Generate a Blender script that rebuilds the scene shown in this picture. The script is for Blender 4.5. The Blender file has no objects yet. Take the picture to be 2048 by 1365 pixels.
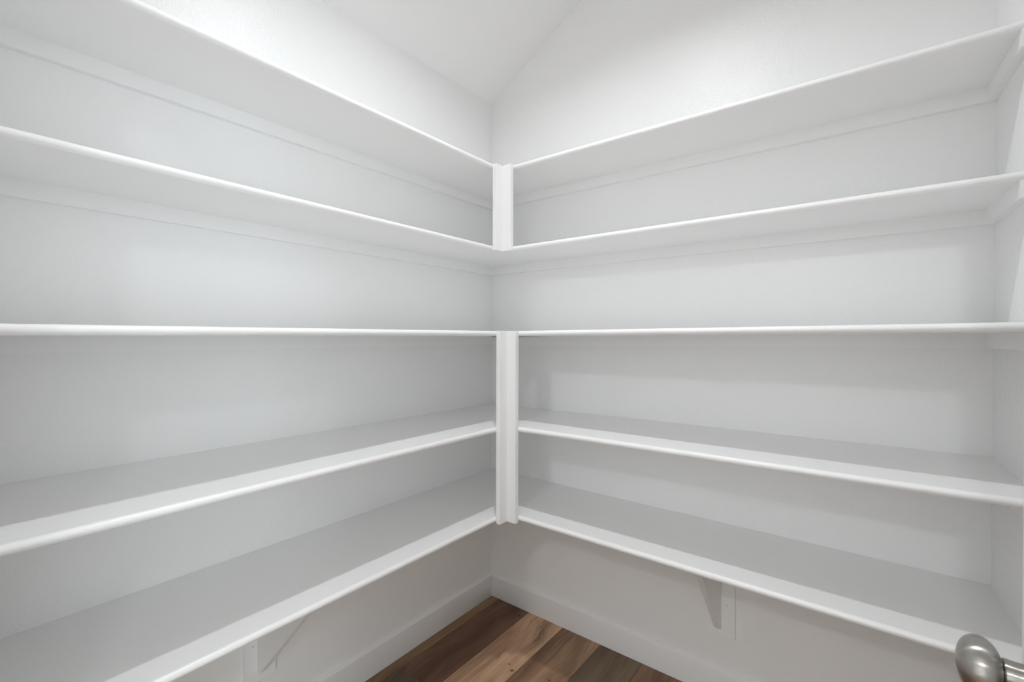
import bpy, bmesh, math, random
from mathutils import Vector, Matrix

random.seed(7)
S = bpy.context.scene
COL = S.collection
PI = math.pi

# ------------------------------------------------------------------ camera
# x runs out from the far corner along the left wall, y along the right wall, z up, floor at 0
EYE = 1.242
F = Vector((-0.789931, -0.613140, -0.008247))
RT = Vector((-0.613171, 0.789948, 0.001715))
UP = Vector((-0.005463, -0.006411, 0.999965))
cd = bpy.data.cameras.new('camera'); cam = bpy.data.objects.new('camera', cd); COL.objects.link(cam)
cam.matrix_world = Matrix(((RT.x, UP.x, -F.x, 1.69949), (RT.y, UP.y, -F.y, 1.44387), (RT.z, UP.z, -F.z, EYE), (0, 0, 0, 1)))
cd.sensor_width = 36.0; cd.lens = 16.2346; cd.clip_start = 0.02
S.camera = cam

# ------------------------------------------------------------------ world, lamps, exposure
W = bpy.data.worlds.new('world'); S.world = W; W.use_nodes = True
W.node_tree.nodes['Background'].inputs[0].default_value = (0.80, 0.88, 1.0, 1)
W.node_tree.nodes['Background'].inputs[1].default_value = 0.3

def point(name, loc, watts, radius, col=(1, 1, 1)):
    l = bpy.data.lights.new(name, 'POINT'); l.energy = watts; l.shadow_soft_size = radius; l.color = col
    o = bpy.data.objects.new(name, l); o.location = loc; COL.objects.link(o); return o

def area(name, loc, rot, watts, sx, sy, col=(1, 1, 1), shape='RECTANGLE', spread=180):
    l = bpy.data.lights.new(name, 'AREA'); l.energy = watts; l.shape = shape; l.size = sx; l.size_y = sy; l.color = col
    l.spread = math.radians(spread)
    o = bpy.data.objects.new(name, l); o.location = loc; o.rotation_euler = rot; COL.objects.link(o); return o

area('pantry_downlight', (0.89, 0.85, EYE + 1.425), (0, 0, 0), 7.4, 0.055, 0.055, (0.97, 0.995, 1.01), 'DISK', 144)
point('hall_bulb', (3.55, 1.40, EYE + 1.29), 36.0, 0.05, (0.95, 0.995, 1.02))
point('hall_bulb', (2.685, 2.90, EYE + 1.29), 19.0, 0.05, (0.97, 0.995, 1.01))
area('hall_fill_back', (5.15, 1.6, 1.3), (0, PI/2, 0), 12.0, 2.2, 3.4, (0.86, 0.97, 1.02))  # broad daylight-tinted fill added behind the camera, size and place made up
area('hall_fill_side', (3.3, 3.95, 1.05), (-PI/2, 0, 0), 70.0, 2.2, 2.1, (0.84, 0.97, 1.02))  # added side fill lifting the left wall and under-shelf areas, no real opening here

S.view_settings.view_transform = 'Standard'; S.view_settings.look = 'None'
S.view_settings.gamma = 1.0; S.view_settings.use_curve_mapping = False
S.view_settings.exposure = 0.03
S.render.engine = 'CYCLES'
cy = S.cycles
cy.max_bounces = 14; cy.diffuse_bounces = 12; cy.glossy_bounces = 6
cy.use_denoising = True
cy.sample_clamp_indirect = 4.0

# ------------------------------------------------------------------ materials
def mat(name):
    m = bpy.data.materials.new(name); m.use_nodes = True
    nt = m.node_tree; b = nt.nodes['Principled BSDF']
    return m, nt, b

def nd(nt, typ, **kw):
    n = nt.nodes.new(typ)
    for k, v in kw.items(): setattr(n, k, v)
    return n

def paint(name, col, rough, scale, strength, dist, spec=0.5, stretch=None):
    m, nt, b = mat(name)
    b.inputs['Base Color'].default_value = (*col, 1); b.inputs['Roughness'].default_value = rough
    b.inputs['Specular IOR Level'].default_value = spec
    tc = nd(nt, 'ShaderNodeNewGeometry')
    src = tc.outputs['Position']
    if stretch:
        mp = nd(nt, 'ShaderNodeMapping'); mp.inputs['Scale'].default_value = stretch
        nt.links.new(src, mp.inputs['Vector']); src = mp.outputs['Vector']
    n = nd(nt, 'ShaderNodeTexNoise'); n.inputs['Scale'].default_value = scale; n.inputs['Detail'].default_value = 3
    n.inputs['Roughness'].default_value = 0.55
    nt.links.new(src, n.inputs['Vector'])
    bp = nd(nt, 'ShaderNodeBump'); bp.inputs['Strength'].default_value = strength; bp.inputs['Distance'].default_value = dist
    nt.links.new(n.outputs['Fac'], bp.inputs['Height']); nt.links.new(bp.outputs['Normal'], b.inputs['Normal'])
    return m

M_WALL = paint('wall_paint', (0.905, 0.905, 0.905), 0.25, 150, 0.32, 0.004, 0.28)
M_CEIL = paint('ceiling_paint', (0.905, 0.905, 0.905), 0.75, 150, 0.25, 0.003, 0.3)
M_TRIM = paint('trim_enamel', (0.905, 0.905, 0.905), 0.32, 60, 0.10, 0.003)
M_NOSE = paint('brushed_enamel', (0.905, 0.905, 0.905), 0.34, 26, 0.28, 0.006)
M_DOOR = paint('door_enamel', (0.80, 0.81, 0.83), 0.35, 60, 0.08, 0.002)

def metal():
    m, nt, b = mat('satin_nickel')
    b.inputs['Metallic'].default_value = 1.0; b.inputs['Base Color'].default_value = (0.44, 0.42, 0.39, 1)
    b.inputs['Roughness'].default_value = 0.30
    b.inputs['Anisotropic'].default_value = 0.9
    b.inputs['Anisotropic Rotation'].default_value = 0.25
    tg = nd(nt, 'ShaderNodeTangent', direction_type='RADIAL', axis='Y'); nt.links.new(tg.outputs[0], b.inputs['Tangent'])
    return m
M_METAL = metal()

def dark():
    m, nt, b = mat('dark_underlay'); b.inputs['Base Color'].default_value = (0.03, 0.02, 0.015, 1); b.inputs['Roughness'].default_value = 0.8  # dark brown of the underlay between the boards
    return m
M_GAP = dark()

def nailhole():
    m, nt, b = mat('filled_nail_hole'); b.inputs['Base Color'].default_value = (0.30, 0.29, 0.28, 1); b.inputs['Roughness'].default_value = 0.7
    return m
M_NAIL = nailhole()

def wood():
    """Oak-look boards: tint comes from each board's own object colour, grain from position."""
    m, nt, b = mat('oak_plank'); L = nt.links.new
    oi = nd(nt, 'ShaderNodeObjectInfo'); g = nd(nt, 'ShaderNodeNewGeometry')
    rnd = nd(nt, 'ShaderNodeVectorMath', operation='SCALE'); rnd.inputs[0].default_value = (37.0, 11.0, 23.0)
    L(oi.outputs['Random'], rnd.inputs['Scale'])
    ad = nd(nt, 'ShaderNodeVectorMath', operation='ADD'); L(g.outputs['Position'], ad.inputs[0]); L(rnd.outputs[0], ad.inputs[1])
    # slow wander so that the grain is not dead straight
    wn = nd(nt, 'ShaderNodeTexNoise'); wn.inputs['Scale'].default_value = 3.2; wn.inputs['Detail'].default_value = 1
    L(ad.outputs[0], wn.inputs['Vector'])
    ws = nd(nt, 'ShaderNodeVectorMath', operation='MULTIPLY'); ws.inputs[1].default_value = (0, 0.10, 0)
    L(wn.outputs['Color'], ws.inputs[0])
    ad2 = nd(nt, 'ShaderNodeVectorMath', operation='ADD'); L(ad.outputs[0], ad2.inputs[0]); L(ws.outputs[0], ad2.inputs[1])
    def noise(scale, vec, det, ro=0.6):
        mp = nd(nt, 'ShaderNodeMapping'); mp.inputs['Scale'].default_value = vec; L(ad2.outputs[0], mp.inputs['Vector'])
        n = nd(nt, 'ShaderNodeTexNoise'); n.inputs['Scale'].default_value = scale; n.inputs['Detail'].default_value = det
        n.inputs['Roughness'].default_value = ro; L(mp.outputs[0], n.inputs['Vector']); return n.outputs['Fac']
    def ramp(fac, pts):
        r = nd(nt, 'ShaderNodeValToRGB'); e = r.color_ramp.elements
        e[0].position, e[0].color = pts[0][0], (*pts[0][1], 1); e[1].position, e[1].color = pts[1][0], (*pts[1][1], 1)
        for p, c in pts[2:]:
            k = e.new(p); k.color = (*c, 1)
        L(fac, r.inputs[0]); return r.outputs[0]
    def mul(a_, b_, f=1.0):
        x = nd(nt, 'ShaderNodeMix', data_type='RGBA', blend_type='MULTIPLY'); x.inputs[0].default_value = f
        L(a_, x.inputs[6]); L(b_, x.inputs[7]); return x.outputs[2]
    fine = ramp(noise(1.0, (6, 150, 6), 4, 0.65), [(0.30, (0.72, 0.68, 0.64)), (0.62, (1.08, 1.08, 1.08))])
    band = ramp(noise(1.0, (2.0, 13, 1), 3, 0.6), [(0.34, (0.62, 0.55, 0.50)), (0.62, (1.18, 1.17, 1.14))])
    crack = ramp(noise(1.0, (3.0, 30, 2), 5, 0.7), [(0.30, (0.20, 0.14, 0.10)), (0.375, (1, 1, 1))])
    c = mul(oi.outputs['Color'], fine, 0.8); c = mul(c, band, 0.9); c = mul(c, crack, 0.85)
    # two small knots
    for kx, ky, kr in ((0.348, 0.397, 0.0042), (0.327, 0.370, 0.0026), (0.304, 0.534, 0.003), (0.060, 0.216, 0.004)):
        d = nd(nt, 'ShaderNodeVectorMath', operation='DISTANCE'); d.inputs[1].default_value = (kx, ky, 0.0)
        sc = nd(nt, 'ShaderNodeVectorMath', operation='MULTIPLY'); sc.inputs[1].default_value = (1, 1, 0); L(g.outputs['Position'], sc.inputs[0])
        L(sc.outputs[0], d.inputs[0])
        q = nd(nt, 'ShaderNodeMath', operation='DIVIDE'); q.inputs[1].default_value = kr * 3; L(d.outputs['Value'], q.inputs[0])
        c = mul(c, ramp(q.outputs[0], [(0.20, (0.10, 0.07, 0.05)), (0.42, (0.75, 0.66, 0.6)), (1.0, (1, 1, 1))]))
    L(c, b.inputs['Base Color'])
    b.inputs['Roughness'].default_value = 0.42; b.inputs['Specular IOR Level'].default_value = 0.35
    bp = nd(nt, 'ShaderNodeBump'); bp.inputs['Strength'].default_value = 0.15; bp.inputs['Distance'].default_value = 0.001
    L(fine, bp.inputs['Height']); L(bp.outputs['Normal'], b.inputs['Normal'])
    return m
M_WOOD = wood()

# ------------------------------------------------------------------ mesh helpers
def link(name, bm, m, parent=None, bevel=0.0, seg=2, smooth=False):
    if bevel:
        bmesh.ops.bevel(bm, geom=bm.edges[:], offset=bevel, segments=seg, profile=0.5, affect='EDGES')
    bmesh.ops.recalc_face_normals(bm, faces=bm.faces[:])
    me = bpy.data.meshes.new(name); bm.to_mesh(me); bm.free()
    if smooth:
        for p in me.polygons: p.use_smooth = True
    me.materials.append(m)
    o = bpy.data.objects.new(name, me); COL.objects.link(o)
    if parent is not None: o.parent = parent
    return o

def hexa(p8):
    """box from 8 corners: bottom ring 0-3 then top ring 4-7"""
    bm = bmesh.new(); v = [bm.verts.new(p) for p in p8]
    for f in ((0, 1, 2, 3), (4, 5, 6, 7), (0, 1, 5, 4), (1, 2, 6, 5), (2, 3, 7, 6), (3, 0, 4, 7)):
        bm.faces.new([v[i] for i in f])
    return bm

def box(x0, x1, y0, y1, z0, z1):
    return hexa([(x0, y0, z0), (x1, y0, z0), (x1, y1, z0), (x0, y1, z0), (x0, y0, z1), (x1, y0, z1), (x1, y1, z1), (x0, y1, z1)])

def prism(profile, fa, fb):
    """loft one closed profile between two stations; fa / fb map a profile point to 3-D"""
    bm = bmesh.new()
    A = [bm.verts.new(fa(*p)) for p in profile]; B = [bm.verts.new(fb(*p)) for p in profile]
    n = len(profile)
    for i in range(n): bm.faces.new((A[i], A[(i+1) % n], B[(i+1) % n], B[i]))
    bm.faces.new(A); bm.faces.new(B[::-1])
    return bm

def shade_auto(o, ang=35):
    me = o.data
    for p in me.polygons: p.use_smooth = True
    bm = bmesh.new(); bm.from_mesh(me)
    for e in bm.edges:
        if len(e.link_faces) == 2 and e.calc_face_angle(0) > math.radians(ang): e.smooth = False
    bm.to_mesh(me); bm.free()

def lathe(profile, seg=48):
    """profile (along, radius) spun about the local X axis"""
    bm = bmesh.new(); rings = []
    for a_, r in profile:
        rings.append([bm.verts.new((a_, r*math.cos(2*PI*k/seg), r*math.sin(2*PI*k/seg))) for k in range(seg)] if r > 1e-6 else [bm.verts.new((a_, 0, 0))])
    for A, B in zip(rings, rings[1:]):
        for k in range(seg):
            j = (k+1) % seg
            if len(A) == 1 and len(B) == 1: continue
            if len(A) == 1: bm.faces.new((A[0], B[k], B[j]))
            elif len(B) == 1: bm.faces.new((A[k], A[j], B[0]))
            else: bm.faces.new((A[k], A[j], B[j], B[k]))
    return bm

def empty(name, loc, label, cat, group=None):
    o = bpy.data.objects.new(name, None); COL.objects.link(o); o.location = loc; o.empty_display_size = 0.05
    o['label'] = label; o['category'] = cat
    if group: o['group'] = group
    bpy.context.view_layer.update()
    return o

def under(child, parent):
    child.parent = parent; child.matrix_parent_inverse = parent.matrix_world.inverted() if parent.type != 'EMPTY' else Matrix.Translation(-parent.location)
    return child

def struct(o, label, cat):
    o['kind'] = 'structure'; o['label'] = label; o['category'] = cat
    return o

# ------------------------------------------------------------------ room shell
LX, LY, SK = 1.74, 1.694, 0.042  # pantry depth (to the doorway wall), width at the right wall, how far out of square the end wall runs
ZC0 = EYE + 1.1166              # ceiling height at the left wall
SL = 0.585                      # its rise per metre
ZCF = EYE + 1.44                # flat part
YB = (ZCF - ZC0) / SL
TW = 0.11
DOOR_Y0, DOOR_Y1, DOOR_H = 0.80, 1.615, 2.05
HX, HY0, HY1 = 5.2, -1.0, 4.0   # the hall outside the doorway

struct(link('wall_left', box(-TW, LX, -TW, 0, -0.05, ZCF + 0.1), M_WALL), 'white wall on the left with five long white shelves', 'wall')
struct(link('wall_right', box(-TW, 0, 0, LY + TW + 0.1, -0.05, ZCF + 0.1), M_WALL), 'white wall on the right of the corner with five long shelves', 'wall')
struct(link('wall_end', hexa([(0, LY, -0.05), (LX, LY + SK*LX, -0.05), (LX, LY + TW + 0.1, -0.05), (0, LY + TW + 0.1, -0.05),
     (0, LY, ZCF + 0.1), (LX, LY + SK*LX, ZCF + 0.1), (LX, LY + TW + 0.1, ZCF + 0.1), (0, LY + TW + 0.1, ZCF + 0.1)]), M_WALL), 'narrow strip of white wall where the right shelves end', 'wall')
bm = box(LX, LX + TW, HY0, DOOR_Y0, -0.05, ZCF + 0.1)
for args in ((LX, LX + TW, DOOR_Y1, HY1, -0.05, ZCF + 0.1), (LX, LX + TW, DOOR_Y0, DOOR_Y1, DOOR_H, ZCF + 0.1)):
    b2 = box(*args); me = bpy.data.meshes.new('t'); b2.to_mesh(me); b2.free(); bm.from_mesh(me); bpy.data.meshes.remove(me)
struct(link('wall_front', bm, M_WALL), 'white wall with the doorway the room is entered by', 'wall')

def ceil_bm():
    pr = [(-TW, ZC0 - SL*TW), (YB, ZCF), (LY + TW + 0.1, ZCF), (LY + TW + 0.1, ZCF + 0.12), (YB - 0.05, ZCF + 0.12), (-TW, ZC0 - SL*TW + 0.14)]
    return prism(pr, lambda y, z: (-TW, y, z), lambda y, z: (LX, y, z))
struct(link('ceiling', ceil_bm(), M_CEIL), 'white ceiling sloping down to the left wall', 'ceiling')

# floor: a dark underlay with every board a part of its own
fl = link('floor', box(-0.05, LX + TW, -0.05, LY + 0.12, -0.06, -0.006), M_GAP)
struct(fl, 'brown wood plank floor seen in the corner below the shelves', 'floor')
PW, Y0 = 0.1768, 0.058
rows = [(-0.02, Y0), (Y0, Y0 + PW), (Y0 + PW, Y0 + 2*PW), (Y0 + 2*PW, 0.476), (0.476, Y0 + 3*PW)] + [(Y0 + i*PW, Y0 + (i+1)*PW) for i in range(3, 10)]
TINT = {'olive': (0.290, 0.190, 0.108), 'red': (0.185, 0.100, 0.064), 'tan': (0.620, 0.415, 0.275), 'buff': (0.400, 0.255, 0.165), 'rust': (0.290, 0.176, 0.112),
        'grey': (0.200, 0.144, 0.094), 'mid': (0.290, 0.190, 0.120), 'drab': (0.140, 0.108, 0.070)}
joints = {0: ([1.02], ['olive', 'mid']), 1: ([0.594, 1.50], ['red', 'drab', 'mid']), 2: ([0.95], ['tan', 'olive']), 3: ([0.78], ['rust', 'tan']),
          4: ([0.78], ['buff', 'mid']), 5: ([1.15], ['grey', 'mid']), 6: ([0.45, 1.6], ['rust', 'olive', 'grey']), 7: ([0.90], ['olive', 'red']),
          8: ([1.3], ['mid', 'grey']), 9: ([0.5], ['tan', 'mid']), 10: ([1.0], ['grey', 'olive'])}
for i, (ya, yb) in enumerate(rows):
    if ya >= LY + SK*LX: break
    yb = min(yb, LY + 0.09)
    js, tints = joints.get(i, ([0.9], ['mid', 'grey']))
    xs = [-0.03] + js + [LX + TW]
    for k in range(len(xs) - 1):
        o = link('plank', box(xs[k] + 0.0003, xs[k+1] - 0.0003, ya + 0.0003, yb - 0.0003, -0.012, 0.0), M_WOOD, fl, bevel=0.0009, seg=1)
        o.color = (*TINT[tints[k]], 1)

# hall outside (behind the camera): it feeds the light that comes in by the doorway
hf = link('floor', box(LX + TW, HX, HY0, HY1, -0.06, 0.0), M_WOOD); hf.color = (*TINT['mid'], 1)
struct(hf, 'brown wood floor of the hall outside the doorway', 'floor')
struct(link('ceiling', box(LX + TW, HX, HY0, HY1, ZCF, ZCF + 0.1), M_CEIL), 'white flat ceiling of the hall outside the doorway', 'ceiling')
struct(link('wall_back', box(HX, HX + TW, HY0, HY1, -0.05, ZCF + 0.1), M_WALL), 'white wall across the hall facing the doorway', 'wall')
struct(link('wall_hall_left', box(LX + TW, HX, HY0 - TW, HY0, -0.05, ZCF + 0.1), M_WALL), 'white wall closing the hall on its left', 'wall')
struct(link('wall_hall_right', box(LX + TW, HX, HY1, HY1 + TW, -0.05, ZCF + 0.1), M_WALL), 'white wall closing the hall on its right', 'wall')

# baseboards: flat boards with an eased, caulked top
BH, BT = 0.1008, 0.014
bp_prof = [(0.0, 0.0), (BT, 0.0), (BT, BH - 0.006), (BT - 0.002, BH - 0.0025), (BT - 0.006, BH), (0.0, BH + 0.004)]
def base(name, fa, fb, label):
    o = link(name, prism(bp_prof, fa, fb), M_TRIM); shade_auto(o, 50); return struct(o, label, 'baseboard')
base('baseboard_left', lambda d, z: (d, d, z), lambda d, z: (LX, d, z), 'white baseboard along the left wall at the wood floor')
base('baseboard_right', lambda d, z: (d, d, z), lambda d, z: (d, LY - d, z), 'white baseboard along the right wall at the wood floor')
base('baseboard_end', lambda d, z: (d, LY - d, z), lambda d, z: (LX, LY + SK*LX - d, z), 'white baseboard on the end wall behind the open door')

# ------------------------------------------------------------------ shelves
T, RN = 0.0185, 0.00925
SHELF = {  # height of the top at the corner, depth on each side, front-edge slope and how the back sits, per side
    1: (0.66462, (0.30006, 0.29021), (0.00242, -0.00213), (-0.00304, -0.0001), (0.0, 0.0)),
    2: (0.35109, (0.29894, 0.29281), (0.00141, -0.00249), (-0.00173, 0.00009), (0.0, 0.0)),
    3: (0.02172, (0.40670, 0.39669), (-0.00193, 0.00714), (0.00006, -0.00045), (0.0, 0.0)),
    4: (-0.31857, (0.40742, 0.39731), (0.00039, 0.00538), (0.00444, 0.00077), (0.00133, 0.00277)),
    5: (-0.63529, (0.40687, 0.39520), (-0.00223, -0.00031), (-0.00027, -0.00272), (0.0003, -0.0009))}
LAB = {1: 'topmost', 2: 'second from top', 3: 'middle', 4: 'fourth from top', 5: 'lowest'}
CL_H, CL_T = 0.038, 0.018

def nose_profile(d):
    """half-round front strip, from its back joint at d-0.012 to the tip at d; z measured from the shelf top"""
    pts = [(d - 0.0125, 0.0)]
    for i in range(13):
        t = PI/2 - PI*i/12
        pts.append((d - RN + RN*math.cos(t), -RN + RN*math.sin(t)))
    pts.append((d - 0.0125, -T))
    return pts

for s in range(1, 6):
    z0, (dL, dR), (kL, kR), (wL, wR), (gL, gR) = SHELF[s]
    for side in 'LR':
        d, k, w, g = (dL, kL, wL, gL) if side == 'L' else (dR, kR, wR, gR)
        other = dR if side == 'L' else dL
        # station range along the wall and height of the top at (station a, distance b from the wall)
        a0, a1 = (0.0, LX) if side == 'L' else (dL, LY)
        def top(a_, b_, z0=z0, d=d, k=k, w=w, g=g):
            t = 1 - min(1.0, b_/d)
            return EYE + z0 + k*(a_ - d) + t*(g + w*(a_ - d))
        P = (lambda a_, b_, z: (a_, b_, z)) if side == 'L' else (lambda a_, b_, z: (b_, a_, z))
        where = 'left wall' if side == 'L' else 'right wall'
        extra = {1: 'closest to the ceiling',
                 2: 'above eye level', 3: 'seen edge-on at eye level', 4: 'with a bright front band',
                 5: 'carried by a bracket'}[s]
        root = empty('wall_shelf', P((a0 + a1)/2, d/2, top((a0+a1)/2, d/2) - T), f'{LAB[s]} white painted shelf on the {where}, {extra}', 'shelf',
                     'white shelves along the left wall' if side == 'L' else 'white shelves along the right wall')
        db = d - 0.0125
        N = 6
        bm = bmesh.new()
        ring = []
        n0 = other - 0.004                       # where the front strip starts, at the inside corner
        if side == 'L':                          # the left board fills the corner to its full depth
            st = [(a0, d), (n0, d), (n0, db)] + [(n0 + (a1 - n0)*i/N, db) for i in range(1, N + 1)]
        else:
            st = [(a0 + (a1 - a0)*i/N, db) for i in range(N + 1)]
        for a_, bw in st:
            sk = SK if side == 'R' and a_ == a1 else 0.0
            ring.append([bm.verts.new(P(a_ + sk*b_, b_, top(a_, b_) - dz)) for b_, dz in ((0, 0), (bw, 0), (bw, T), (0, T))])
        for A, B in zip(ring, ring[1:]):
            for q in range(4): bm.faces.new((A[q], A[(q+1) % 4], B[(q+1) % 4], B[q]))
        bm.faces.new(ring[0]); bm.faces.new(ring[-1][::-1])
        under(link('board', bm, M_TRIM), root)
        # rounded front strip, from the inside corner outwards
        pr = nose_profile(d)
        bm = bmesh.new(); R_ = []
        NN = 24
        rng = random.Random(s*10 + (side == 'L'))
        for i in range(NN + 1):
            a_ = n0 + (a1 - n0)*i/NN
            jit = 0.0003*rng.uniform(-1, 1)
            sk = SK if side == 'R' and i == NN else 0.0
            R_.append([bm.verts.new(P(a_ + sk*b_, b_ + (jit if 0 < j < len(pr)-1 else 0), top(a_, d) + (0.0002 if z > -0.001 else 0.0) + z)) for j, (b_, z) in enumerate(pr)])
        for A, B in zip(R_, R_[1:]):
            for q in range(len(pr)): bm.faces.new((A[q], A[(q+1) % len(pr)], B[(q+1) % len(pr)], B[q]))
        bm.faces.new(R_[0]); bm.faces.new(R_[-1][::-1])
        o = link('rounded_front_edge', bm, M_NOSE); shade_auto(o, 50); under(o, root)
        # support strip on the wall under the board
        c0 = 0.0 if side == 'L' else CL_T
        zc = lambda a_: top(a_, 0.0) - T + 0.0006
        under(link('support_cleat', hexa([P(c0, 0, zc(c0) - CL_H), P(a1, 0, zc(a1) - CL_H), P(a1, CL_T, zc(a1) - CL_H), P(c0, CL_T, zc(c0) - CL_H),
                                           P(c0, 0, zc(c0)), P(a1, 0, zc(a1)), P(a1, CL_T, zc(a1)), P(c0, CL_T, zc(c0))]), M_TRIM), root)
        if side == 'R':   # short strip on the end wall
            ze = lambda b_: top(LY, b_) - T + 0.0006
            e0, e1 = CL_T, d - (0.002 if s <= 3 else 0.06)
            y0, y1 = LY + SK*e0, LY + SK*e1
            under(link('support_cleat', hexa([(e0, y0 - CL_T, ze(e0) - CL_H), (e1, y1 - CL_T, ze(e1) - CL_H), (e1, y1, ze(e1) - CL_H), (e0, y0, ze(e0) - CL_H),
                                               (e0, y0 - CL_T, ze(e0)), (e1, y1 - CL_T, ze(e1)), (e1, y1, ze(e1)), (e0, y0, ze(e0))]), M_TRIM), root)
            # bead of filler over the joint with the left shelf
            zj = lambda b_: top(dL, b_)
            bd = [(-0.0016, -0.0004), (-0.0010, 0.0008), (0.0, 0.0012), (0.0010, 0.0008), (0.0016, -0.0004)]
            under(link('joint_filler', prism(bd, lambda q, h: (0.0, dL + q, zj(0) + h), lambda q, h: (dR - 0.004, dL + q, zj(dR) + h)), M_NOSE), root)

# ------------------------------------------------------------------ L-shaped corner posts
def post(name, dL, dR, zb, zt, wl, wr, label, dz=(0, 0)):
    PT = 0.018
    root = empty(name, (dR, dL, zb), label, 'corner post')
    under(link('post_board', box(dR + PT, dR + wl, dL, dL + PT, zb - dz[0], zt), M_TRIM, bevel=0.0012, seg=2), root)
    under(link('post_board', box(dR, dR + PT, dL, dL + wr, zb - dz[1], zt), M_TRIM, bevel=0.0012, seg=2), root)
    return root
post('corner_post', 0.29894, 0.2930, EYE + 0.3318, EYE + 0.6622, 0.054, 0.059, 'short white L-shaped corner post joining the two upper shelves')
post('corner_post', 0.40640, 0.39650, EYE - 0.6575, EYE + 0.0222, 0.057, 0.056, 'tall white L-shaped corner post joining the three lower shelves')

# ------------------------------------------------------------------ brackets under the lowest shelves
def bracket(label, P, a_l, a_r, g0, g1, run, ztop, zbot):
    """P maps (along the wall, out from the wall, z); plate a_l..a_r, gusset g0..g1"""
    root = empty('shelf_bracket', P((g0 + g1)/2, 0.006, zbot), label, 'bracket', 'brackets under the lowest shelves')
    PTK = 0.012
    def bx8(x0, x1, y0, y1, za, zb):
        return hexa([P(x0, y0, za), P(x1, y0, za), P(x1, y1, za), P(x0, y1, za), P(x0, y0, zb), P(x1, y0, zb), P(x1, y1, zb), P(x0, y1, zb)])
    pl = under(link('back_plate', bx8(a_l, a_r, 0.0, PTK, zbot, ztop - CL_H - 0.0005), M_TRIM, bevel=0.0008, seg=1), root)
    pf = [(PTK, ztop), (PTK, zbot + 0.028), (PTK + 0.008, zbot + 0.027), (PTK + 0.024, zbot + 0.040), (run, ztop - 0.014), (run, ztop)]
    # leave room for the wall cleat behind the gusset
    pf = [(CL_T + 0.0005, ztop), (CL_T + 0.0005, ztop - CL_H - 0.0005), (PTK, ztop - CL_H - 0.0005)] + pf[1:]
    under(link('gusset', prism(pf, lambda b_, z: P(g0, b_, z), lambda b_, z: P(g1, b_, z)), M_TRIM, bevel=0.0008, seg=1), root)
    for fa, fz in ((0.74, 0.30), (0.74, 0.60)):
        c = P(a_l + (a_r - a_l)*fa, PTK, zbot + (ztop - zbot)*fz); n = Vector(P(0, 1, 0)) - Vector(P(0, 0, 0))
        bm = bmesh.new(); bmesh.ops.create_cone(bm, cap_ends=True, segments=10, radius1=0.0016, radius2=0.0016, depth=0.0006)
        bm.transform(Matrix.Translation(c) @ n.to_track_quat('Z', 'Y').to_matrix().to_4x4())
        o = link('nail_hole', bm, M_NAIL); under(o, root)
    return root
ZS = EYE - 0.6555
bracket('white wooden bracket on the right wall under the lowest shelf', lambda a_, b_, z: (b_, a_, z), 0.995, 1.089, 1.026, 1.045, 0.292, ZS, EYE - 1.0255)
bracket('white wooden bracket on the left wall, cut off by the bottom edge', lambda a_, b_, z: (a_, b_, z), 1.030, 1.121, 1.066, 1.085, 0.345, ZS, EYE - 1.0255)

# ------------------------------------------------------------------ open door with its knob
DX0, DX1, DY0, DY1 = 0.986, LX - 0.004, 1.572, 1.607
dr = link('door_1', box(DX0, DX1, DY0, DY1, 0.012, 2.035), M_DOOR, bevel=0.0015, seg=2)
struct(dr, 'white door standing open at the right edge of the view', 'door')
KX, KZ = 1.049, EYE - 0.3285
def place(bm):   # local +X points out of the door face (world -Y)
    bm.transform(Matrix.Translation((KX, DY0, KZ)) @ Matrix.Rotation(-PI/2, 4, 'Z')); return bm
ball = []
C_, RA, RR = 0.0402, 0.0174, 0.0284
for i in range(25):
    t = PI*i/24
    ball.append((C_ - RA*math.cos(t), RR*math.sin(t)**0.92 if 0 < i < 24 else 0.0))
ball = [q for q in ball if not (q[0] < C_ and q[1] < 0.0125)]
ball = [(ball[0][0] - 0.001, 0.0)] + ball
kn = link('door_knob', place(lathe(ball)), M_METAL, dr, smooth=True); kn['label'] = 'satin nickel door knob'
neck = [(0.0, 0.0), (0.0, 0.0155), (0.004, 0.0150), (0.009, 0.0135), (0.015, 0.0132), (0.0225, 0.0140), (0.0238, 0.0132), (0.0245, 0.0)]
link('neck', place(lathe(neck)), M_METAL, kn, smooth=True)
rose = [(0.0, 0.0), (0.0, 0.0300), (0.0015, 0.0300), (0.0035, 0.0280), (0.0045, 0.0230), (0.0050, 0.0)]
link('rose', place(lathe(rose)), M_METAL, kn, smooth=True)
